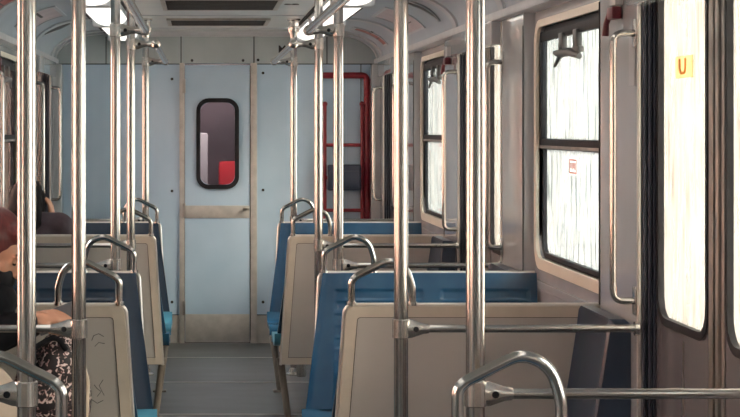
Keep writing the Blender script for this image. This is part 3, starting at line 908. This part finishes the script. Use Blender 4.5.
def cove_pt(s, t_, y, off=0):
    return V((s * (.85 + (.40 - off) * math.sin(t_)), y, ZK + (.215 - off) * math.cos(t_)))
def cove_sheet(s, y0, y1, t0, t1, off0, off1, n=10):
    bm = bmesh.new(); A = []; B = []
    for k in range(n + 1):
        t_ = math.radians(lerp(t0, t1, k / n))
        A.append([bm.verts.new(cove_pt(s, t_, y, off1)) for y in (y0, y1)]); B.append([bm.verts.new(cove_pt(s, t_, y, off0)) for y in (y0, y1)])
    for k in range(n):
        bm.faces.new([A[k][0], A[k][1], A[k + 1][1], A[k + 1][0]]); bm.faces.new([B[k][0], B[k + 1][0], B[k + 1][1], B[k][1]])
        for i in (0, 1): bm.faces.new([A[k][i], A[k + 1][i], B[k + 1][i], B[k][i]])
    for k in (0, n): bm.faces.new([A[k][0], B[k][0], B[k][1], A[k][1]])
    return bm
def poster(s, y0, y1, mat, lab, t0=22, t1=66):
    t = thing('poster', lab, 'poster', group='advertising cards in the ceiling cove')
    obj('card', cove_sheet(s, y0, y1, t0, t1, .001, .004), mat, t)
    bm = cove_sheet(s, y0 + .1, y1 - .35, t0 + 16, t0 + 19, .004, .0055, 3); obj('printed_line', bm, M['ink'], t)
    bm = cove_sheet(s, y0 + .25, y1 - .2, t0 + 30, t0 + 31.5, .004, .0055, 3); obj('printed_line', bm, M['tunnel'], t)
    fb = bmesh.new()
    for (a0, a1, b0, b1) in ((y0 - .025, y1 + .025, t0 - 3, t0), (y0 - .025, y1 + .025, t1, t1 + 3), (y0 - .025, y0, t0, t1), (y1, y1 + .025, t0, t1)):
        q = cove_sheet(s, a0, a1, b0, b1, .001, .009); merge(fb, q)
    obj('card_holder', fb, M['rib'], t)
poster(1, 11.05, 11.9, M['pinkpaper'], 'pinkish white advert card in the right ceiling cove above the far window')
poster(-1, 10.95, 11.8, M['pinkpaper'], 'pinkish white advert card in the left ceiling cove above the far window')
poster(1, 13.25, 13.5, M['redpaper'], 'reddish card in the right ceiling cove close to the end wall')
poster(-1, 9.3, 10.0, M['redpaper'], 'reddish brown card at the left ceiling cove near the picture edge')
def louvre(s, y, lab, w=.10, t0=18, t1=68):
    t = thing('cove_louvre', lab, 'vent', group='tapered dark louvres in the ceiling cove')
    bm = bmesh.new(); n = 16; A = []; B = []
    for k in range(n + 1):
        u = k / n; t_ = math.radians(lerp(t0, t1, u)); hw = w * .5 * math.sin(PI * min(1, .12 + u * .88)) + .004
        A.append([bm.verts.new(cove_pt(s, t_, y + q * hw, .008)) for q in (-1, 1)]); B.append([bm.verts.new(cove_pt(s, t_, y + q * hw, .001)) for q in (-1, 1)])
    for k in range(n):
        bm.faces.new([A[k][0], A[k][1], A[k + 1][1], A[k + 1][0]]); bm.faces.new([B[k][0], B[k + 1][0], B[k + 1][1], B[k][1]])
        for i in (0, 1): bm.faces.new([A[k][i], A[k + 1][i], B[k + 1][i], B[k][i]])
    for k in (0, n): bm.faces.new([A[k][0], B[k][0], B[k][1], A[k][1]])
    obj('slot', bm, M['grille'], t)
    bm = bmesh.new()
    for q in (-1, 1):
        pts = []
        for k in range(n + 1):
            u = k / n; hw = w * .5 * math.sin(PI * min(1, .12 + u * .88)) + .008
            pts.append(cove_pt(s, math.radians(lerp(t0, t1, u)), y + q * hw, .007))
        tube(bm, pts, .006, 8)
    obj('slot_rim', bm, M['rib'], t)
louvre(1, 10.35, 'dark tapered louvre in the right ceiling cove', .16)
louvre(-1, 12.55, 'dark tapered louvre in the left ceiling cove', .42, 24, 60)

# ------------------------------------------------------------------ red frame and box on the end wall
t = thing('red_ladder', 'red painted tubular ladder fixed to the end wall on the right', 'ladder', (0, YEND, 0))
yy = -.045
bm = bmesh.new()
xl, xr = ex(324.5), ex(366.5)
tube(bm, fillet([(xl, yy, ez(260)), (xl, yy, ez(104))], .02), .0135, 12); ell(bm, (xl, yy, ez(104)), (.021, .021, .02))
obj('stile', bm, M['red'], t)
bm = bmesh.new()
P = fillet([(ex(322), yy + .02, ez(75.5)), (xr, yy + .02, ez(75.5)), (xr, yy + .02, ez(260))], .04)
tube(bm, P, .024, 14); obj('outer_frame', bm, M['red'], t)
bm = bmesh.new(); tube(bm, [(ex(361.5), yy, ez(104)), (ex(361.5), yy, ez(260))], .013, 12); ell(bm, (ex(361.5), yy, ez(104)), (.02, .02, .02)); obj('stile', bm, M['red'], t)
for py in (145, 177.5, 210):
    bm = bmesh.new(); tube(bm, [(xl, yy, ez(py)), (ex(361.5), yy, ez(py))], .0135, 12); obj('rung', bm, M['red'], t)
bm = bmesh.new()
for py in (112, 195):
    for px in (xl, ex(361.5)): tube(bm, [(px, yy, ez(py)), (px, -.004, ez(py))], .01, 8)
obj('wall_bracket', bm, M['red'], t)
t = thing('wall_box', 'dark navy box hung on the red ladder on the end wall', 'box', (ex(343), YEND - .11, ez(177)))
bm = bmesh.new(); box(bm, -.128, .128, -.04, .04, -.10, .098, .016, seg=3); obj('case', bm, M['navybox'], t)
bm = bmesh.new(); box(bm, -.112, .112, -.048, -.041, -.085, .05, .006); obj('lid', bm, M['navybox'], t)

# ------------------------------------------------------------------ people
def hand(bm, wrist, direc, palm_n, size=1.0, curl=.5, flip=1):
    d = V(direc).normalized(); n = V(palm_n); n = (n - d * n.dot(d)).normalized(); sd = d.cross(n) * flip
    w = V(wrist)
    cap(bm, w, w + d * .03 * size, .022 * size, .026 * size)
    for k in (-1, -.33, .33, 1):
        cap(bm, w + d * .02 * size + sd * k * .02 * size, w + d * .08 * size + sd * k * .028 * size, .016 * size, .0125 * size, 10)
    for k, L in ((-1, .062), (-.33, .075), (.33, .080), (1, .070)):
        p = w + d * .083 * size + sd * k * .029 * size; dd = d.copy(); rr = .0098 * size
        for j in range(3):
            seg = L * size * (.42, .33, .25)[j]
            dd = (dd * math.cos(curl * .8) + n * math.sin(curl * .8)).normalized() if j else (dd * math.cos(curl * .5) + n * math.sin(curl * .5)).normalized()
            q = p + dd * seg; cap(bm, p, q, rr, rr * .9, 10)
            n2 = (n - dd * n.dot(dd)); p = q; rr *= .92
    # thumb leaves the side near the base
    p = w + d * .02 * size - sd * .02 * size
    q = p + (d * .5 - sd * .75 + n * .35).normalized() * .042 * size; cap(bm, p, q, .015 * size, .0115 * size, 10)
    r = q + (d * .9 - sd * .25 + n * .4).normalized() * .034 * size; cap(bm, q, r, .0112 * size, .009 * size, 10)

def head_geo(bm, c, fwd, up, sc=1.0):
    """c = centre of skull"""
    F = V(fwd).normalized(); U = V(up); U = (U - F * U.dot(F)).normalized(); R = F.cross(U)
    def P(f, r, u): return V(c) + (F * f + R * r + U * u) * sc
    rot = Matrix((R, F, U)).transposed()
    ell(bm, P(-.012, 0, .02), (.076 * sc, .096 * sc, .092 * sc), rot)
    ell(bm, P(.03, 0, -.035), (.060 * sc, .062 * sc, .085 * sc), rot)
    ell(bm, P(.052, 0, -.092), (.028 * sc, .026 * sc, .026 * sc), rot)       # chin
    for q in (-1, 1):
        cap(bm, P(-.005, q * .055, -.055), P(.045, q * .02, -.098), .018 * sc, .015 * sc, 10)   # jaw
        ell(bm, P(.062, q * .036, -.02), (.022 * sc, .020 * sc, .020 * sc), rot, 2)            # cheek
        ell(bm, P(.078, q * .03, .028), (.026 * sc, .012 * sc, .008 * sc), rot, 2)              # brow
        ell(bm, P(.074, q * .03, .008), (.013 * sc, .011 * sc, .009 * sc), rot, 2)              # eyelid
        ell(bm, P(-.008, q * .078, -.01), (.009 * sc, .020 * sc, .032 * sc), rot, 2)            # ear
    cap(bm, P(.082, 0, .018), P(.106, 0, -.022), .009 * sc, .013 * sc, 10)                       # nose
    for q in (-1, 1): ell(bm, P(.098, q * .011, -.027), (.008 * sc, .008 * sc, .007 * sc), rot, 2)
    ell(bm, P(.088, 0, -.056), (.022 * sc, .010 * sc, .006 * sc), rot, 2); ell(bm, P(.086, 0, -.066), (.019 * sc, .010 * sc, .006 * sc), rot, 2)
    return P, rot

# woman on the left side seat, facing the aisle, looking down
SX, SY = -1.0, 6.10
t = thing('person', 'seated person with dark red hair, black face mask and black jacket at the left edge', 'person', (0, 0, 0))
hc = V((-.796, 6.06, 1.262)); fwd = V((.80, -.22, -.50)); up = V((.48, 0, .88))
bm = bmesh.new()
P, rot = head_geo(bm, hc, fwd, up, 1.06)
neck = V((-.885, 6.10, 1.13))
cap(bm, P(-.02, 0, -.06), neck, .05, .055)
chest = V((-.94, 6.10, 1.0)); pelvis = V((-1.0, 6.10, .56))
ell(bm, chest, (.11, .16, .15)); ell(bm, (-.97, 6.10, .78), (.10, .14, .18)); ell(bm, pelvis, (.13, .17, .11))
lw = V((-.665, 5.99, 1.045)); rw = V((-.66, 6.12, 1.02))
for sh, el, wr in ((V((-.92, 5.93, 1.10)), V((-.80, 5.88, .99)), lw), (V((-.92, 6.27, 1.10)), V((-.80, 6.30, .96)), rw)):
    cap(bm, sh, el, .048, .038); cap(bm, el, wr, .038, .024)
hand(bm, lw, (.85, .35, .1), (.2, .5, -.8), 1.0, .55, 1)
hand(bm, rw, (.85, -.25, .05), (.1, -.5, -.8), 1.0, .55, -1)
for q in (-1, 1):
    hip = V((-1.0, 6.10 + q * .09, .54)); kn = V((-.60, 6.10 + q * .09, .54)); an = V((-.64, 6.10 + q * .09, .09))
    cap(bm, hip, kn, .085, .058); cap(bm, kn, an, .054, .034); cap(bm, an, an + V((.15, 0, -.045)), .035, .028)
remesh(obj('body', bm, M['skin'], t), .0065, 4)
# hair: swept cap and fall at the back
bm = bmesh.new()
ell(bm, P(-.030, 0, .034), (.096, .108, .106), rot); ell(bm, P(-.075, 0, -.03), (.086, .06, .10), rot)
ell(bm, P(.035, 0, .090), (.070, .05, .036), rot)
for q in (-1, 1): cap(bm, P(-.01, q * .085, .04), P(-.045, q * .09, -.07), .03, .022)
cap(bm, P(-.09, 0, .0), P(-.11, 0, -.16), .06, .035)
remesh(obj('hair', bm, M['hairred'], t), .007, 5)
bm = bmesh.new()
for q in (-1, 1):
    pts = [P(.083 + .004 * math.cos(k - 1), q * (.018 + .012 * k), .006 - .003 * (1 - (k - 1) ** 2)) for k in range(3)]
    tube(bm, pts, .0028, 8)
    tube(bm, [P(.094, q * .014, .036), P(.091, q * .034, .041), P(.080, q * .05, .035)], [.003, .004, .002], 8)
obj('eyelashes', bm, M['hairblack'], t)
bm = bmesh.new()
ell(bm, P(.050, 0, -.058), (.066, .062, .062), rot)
for q in (-1, 1): cap(bm, P(.03, q * .060, -.03), P(-.005, q * .083, -.0), .006, .004); cap(bm, P(.03, q * .058, -.08), P(-.005, q * .083, -.02), .005, .004)
remesh(obj('face_mask', bm, M['mask'], t), .005, 3)
bm = bmesh.new()
ell(bm, chest + V((0, 0, .0)), (.145, .195, .18)); ell(bm, (-.83, 6.04, 1.10), (.115, .14, .085)); ell(bm, (-.98, 6.10, .80), (.135, .175, .20)); ell(bm, (-1.0, 6.10, .60), (.15, .19, .12))
cap(bm, neck + V((-.01, 0, -.02)), chest + V((-.01, 0, .05)), .075, .12)
for sh, el, wr in ((V((-.92, 5.93, 1.10)), V((-.80, 5.88, .99)), lw), (V((-.92, 6.27, 1.10)), V((-.80, 6.30, .96)), rw)):
    cap(bm, sh, el, .074, .058); cap(bm, el, lerp(el, wr, .86), .058, .042)
remesh(obj('jacket', bm, M['blackcloth'], t), .009, 6)
bm = bmesh.new()
for q in (-1, 1):
    hip = V((-1.0, 6.10 + q * .09, .54)); kn = V((-.60, 6.10 + q * .09, .54)); an = V((-.64, 6.10 + q * .09, .14))
    cap(bm, hip, kn, .10, .072); cap(bm, kn, an, .07, .055)
ell(bm, pelvis, (.15, .185, .115))
remesh(obj('trousers', bm, M['blackcloth'], t), .010, 4)
bm = bmesh.new()
for q in (-1, 1):
    an = V((-.64, 6.10 + q * .09, .06)); cap(bm, an + V((-.02, 0, -.015)), an + V((.17, 0, -.025)), .044, .034); cap(bm, an + V((0, 0, .05)), an, .045, .045)
remesh(obj('shoe', bm, M['blackcloth'], t), .008, 3)
# floral bag on the lap
t = thing('floral_bag', 'black bag with pink and white floral print on the lap of the masked person', 'bag', (-.605, 6.08, .66))
bm = bmesh.new()
ell(bm, (-.01, 0, .13), (.125, .16, .15)); ell(bm, (.02, 0, .22), (.085, .14, .12)); ell(bm, (-.03, 0, .04), (.11, .15, .06))
ell(bm, (.075, .02, .12), (.052, .11, .13))
remesh(obj('bag_body', bm, M['floral'], t), .009, 6)
bm = bmesh.new(); P2 = fillet([(.05, -.10, .29), (.02, -.13, .34), (-.05, -.15, .30), (-.10, -.13, .2)], .04); tube(bm, P2, .009, 8)
obj('bag_strap', bm, M['blackcloth'], t)
bm = bmesh.new(); tube(bm, fillet([(.095, -.02, .25), (.118, -.05, .18), (.112, -.06, .05)], .05), .008, 8)  # edge highlight modelled as a pale tube along the bag
obj('pale_highlight', bm, M['creamcloth'], t)
# cream tote
t = thing('cream_bag', 'cream canvas bag with a black strap beside the masked person, lower left corner', 'bag', (-.80, 5.83, .62))
bm = bmesh.new(); ell(bm, (0, 0, .14), (.12, .05, .17)); ell(bm, (.0, 0, .03), (.13, .06, .08)); cap(bm, (-.06, 0, .25), (.02, 0, .26), .04, .03)
remesh(obj('bag_body', bm, M['creamcloth'], t), .008, 5)
bm = bmesh.new(); tube(bm, fillet([(-.10, -.065, .24), (-.0, -.075, .16), (.06, -.065, .02)], .1), .011, 8); obj('bag_strap', bm, M['blackcloth'], t)
bm = bmesh.new(); box(bm, -.035, .035, -.005, .005, -.075, .075, .004)
ph = obj('phone', bm, M['phone']); ph.location = (-.585, 6.055, 1.045); ph.rotation_euler = (.1, 1.2, .2)
tag(ph, 'dark phone held in the hands of the masked person', 'phone')

# dark haired passenger beyond, seen from behind over the smaller left panel
t = thing('person', 'dark haired person in dark purple jacket seated far left, hand raised to head', 'person')
hc = V((-1.135, 10.80, 1.235)); fwd = V((-.05, .95, -.30)); up = V((.05, .2, 1))
bm = bmesh.new(); P, rot = head_geo(bm, hc, fwd, up, 1.0)
nk = V((-1.06, 10.72, 1.10)); cap(bm, P(-.02, 0, -.06), nk, .05, .055)
ell(bm, (-1.05, 10.72, .95), (.17, .11, .17)); ell(bm, (-1.05, 10.75, .70), (.14, .10, .18)); ell(bm, (-1.05, 10.76, .55), (.17, .13, .10))
shr, elr, wrr = V((-.945, 10.72, 1.06)), V((-.80, 10.86, .90)), V((-.985, 10.80, 1.125))
shl, ell_, wrl = V((-1.19, 10.74, 1.06)), V((-1.20, 10.86, .82)), V((-1.12, 11.05, .72))
elr = V((-.905, 10.76, 1.00))
cap(bm, shr, elr, .05, .04); cap(bm, elr, wrr, .038, .026); cap(bm, shl, ell_, .05, .04); cap(bm, ell_, wrl, .038, .026)
hand(bm, wrr, (-.12, -.05, 1), (-.9, .2, -.1), .95, .45, 1); hand(bm, wrl, (.1, .9, -.1), (0, -.1, -1), .95, .4, 1)
for q in (-1, 1):
    hip = V((-1.05 + q * .09, 10.76, .54)); kn = V((-1.05 + q * .09, 11.14, .53)); an = V((-1.05 + q * .09, 11.10, .09))
    cap(bm, hip, kn, .08, .058); cap(bm, kn, an, .054, .034); cap(bm, an, an + V((0, .12, -.045)), .035, .028)
remesh(obj('body', bm, M['skin'], t), .0065, 4)
bm = bmesh.new(); ell(bm, P(-.03, 0, .03), (.094, .105, .104), rot); ell(bm, P(-.07, 0, -.05), (.10, .065, .13), rot); cap(bm, P(-.08, .03, -.04), P(-.10, .06, -.16), .06, .05)
cap(bm, P(-.02, -.07, .03), P(-.05, -.08, -.12), .035, .03); cap(bm, P(-.02, .07, .03), P(-.05, .08, -.12), .04, .035)
remesh(obj('hair', bm, M['hairblack'], t), .007, 5)
bm = bmesh.new(); ell(bm, (-1.05, 10.73, .96), (.205, .145, .20)); ell(bm, (-1.05, 10.75, .72), (.18, .13, .2)); ell(bm, (-1.05, 10.76, .58), (.19, .15, .12))
cap(bm, (-1.07, 10.72, 1.10), (-1.0, 10.72, 1.08), .085, .10)
cap(bm, shr + V((.0, 0, .02)), elr + V((-.02, 0, .01)), .098, .085); cap(bm, elr, lerp(elr, wrr, .8), .075, .045); cap(bm, shl, ell_, .085, .062); cap(bm, ell_, lerp(ell_, wrl, .9), .06, .042)
remesh(obj('jacket', bm, M['purplecloth'], t), .009, 6)
bm = bmesh.new()
for q in (-1, 1):
    hip = V((-1.05 + q * .09, 10.76, .54)); kn = V((-1.05 + q * .09, 11.14, .53)); an = V((-1.05 + q * .09, 11.10, .09))
    cap(bm, hip, kn, .098, .072); cap(bm, kn, an, .07, .052)
remesh(obj('trousers', bm, M['blackcloth'], t), .010, 4)
bm = bmesh.new()
for q in (-1, 1):
    an = V((-1.05 + q * .09, 11.10, .06)); cap(bm, an + V((0, -.02, -.015)), an + V((0, .14, -.025)), .044, .034)
remesh(obj('shoe', bm, M['blackcloth'], t), .008, 3)

# ------------------------------------------------------------------ outside
bm = bmesh.new(); box(bm, -60, 60, -40, 120, -1.2, -1.1)
struct(obj('ground', bm, M['ground'], smooth=False))
t = thing('parked_train', 'orange train body standing on the next track, seen through the left windows', 'train', (-3.6, 0, -1.1))
bm = bmesh.new(); box(bm, -2.4, 0, -20, 70, .6, 4.1, .12, seg=3); obj('train_body', bm, M['orange'], t)
bm = bmesh.new()
for k in range(22): box(bm, .001, .02, -18 + k * 4.05, -17.5 + k * 4.05, 2.6, 3.3, .02)
obj('train_windows', bm, M['rubber'], t)
bm = bmesh.new(); box(bm, -2.2, -.15, -20, 70, 0, .6); obj('underframe', bm, M['grille'], t)

w = bpy.data.worlds.new('sky'); bpy.context.scene.world = w; w.use_nodes = True
nt = w.node_tree; bg = nt.nodes['Background']
sky = nt.nodes.new('ShaderNodeTexSky'); sky.sky_type = 'HOSEK_WILKIE'; sky.turbidity = 8; sky.ground_albedo = .5
sky.sun_direction = V((.64, -.52, .56)).normalized()
mixn = nt.nodes.new('ShaderNodeMix'); mixn.data_type = 'RGBA'; mixn.inputs[0].default_value = .75
nt.links.new(sky.outputs[0], mixn.inputs[6]); mixn.inputs[7].default_value = (.93, .97, 1, 1)
nt.links.new(mixn.outputs[2], bg.inputs[0]); bg.inputs[1].default_value = 2.5
sl = bpy.data.lights.new('sun', 'SUN'); sl.energy = 4.5; sl.angle = .5; sl.color = (1, .95, .88)
so = bpy.data.objects.new('sun', sl); C.objects.link(so)
so.rotation_euler = V((.64, -.52, .56)).to_track_quat('Z', 'Y').to_euler()

# ------------------------------------------------------------------ camera
cam = bpy.data.cameras.new('camera'); co = bpy.data.objects.new('camera', cam); C.objects.link(co)
co.location = (-.118, 0, EYE); co.rotation_euler = (PI / 2, 0, 0)
cam.sensor_width = 36; cam.lens = 1850 / 740 * 36
cam.shift_x = (370 - 201) / 740; cam.shift_y = -(208.5 - 127) / 740
cam.clip_start = .05; cam.clip_end = 400
sc = bpy.context.scene; sc.camera = co
sc.view_settings.view_transform = 'Standard'; sc.view_settings.look = 'None'; sc.view_settings.gamma = 1; sc.view_settings.use_curve_mapping = False
sc.view_settings.exposure = 3.08
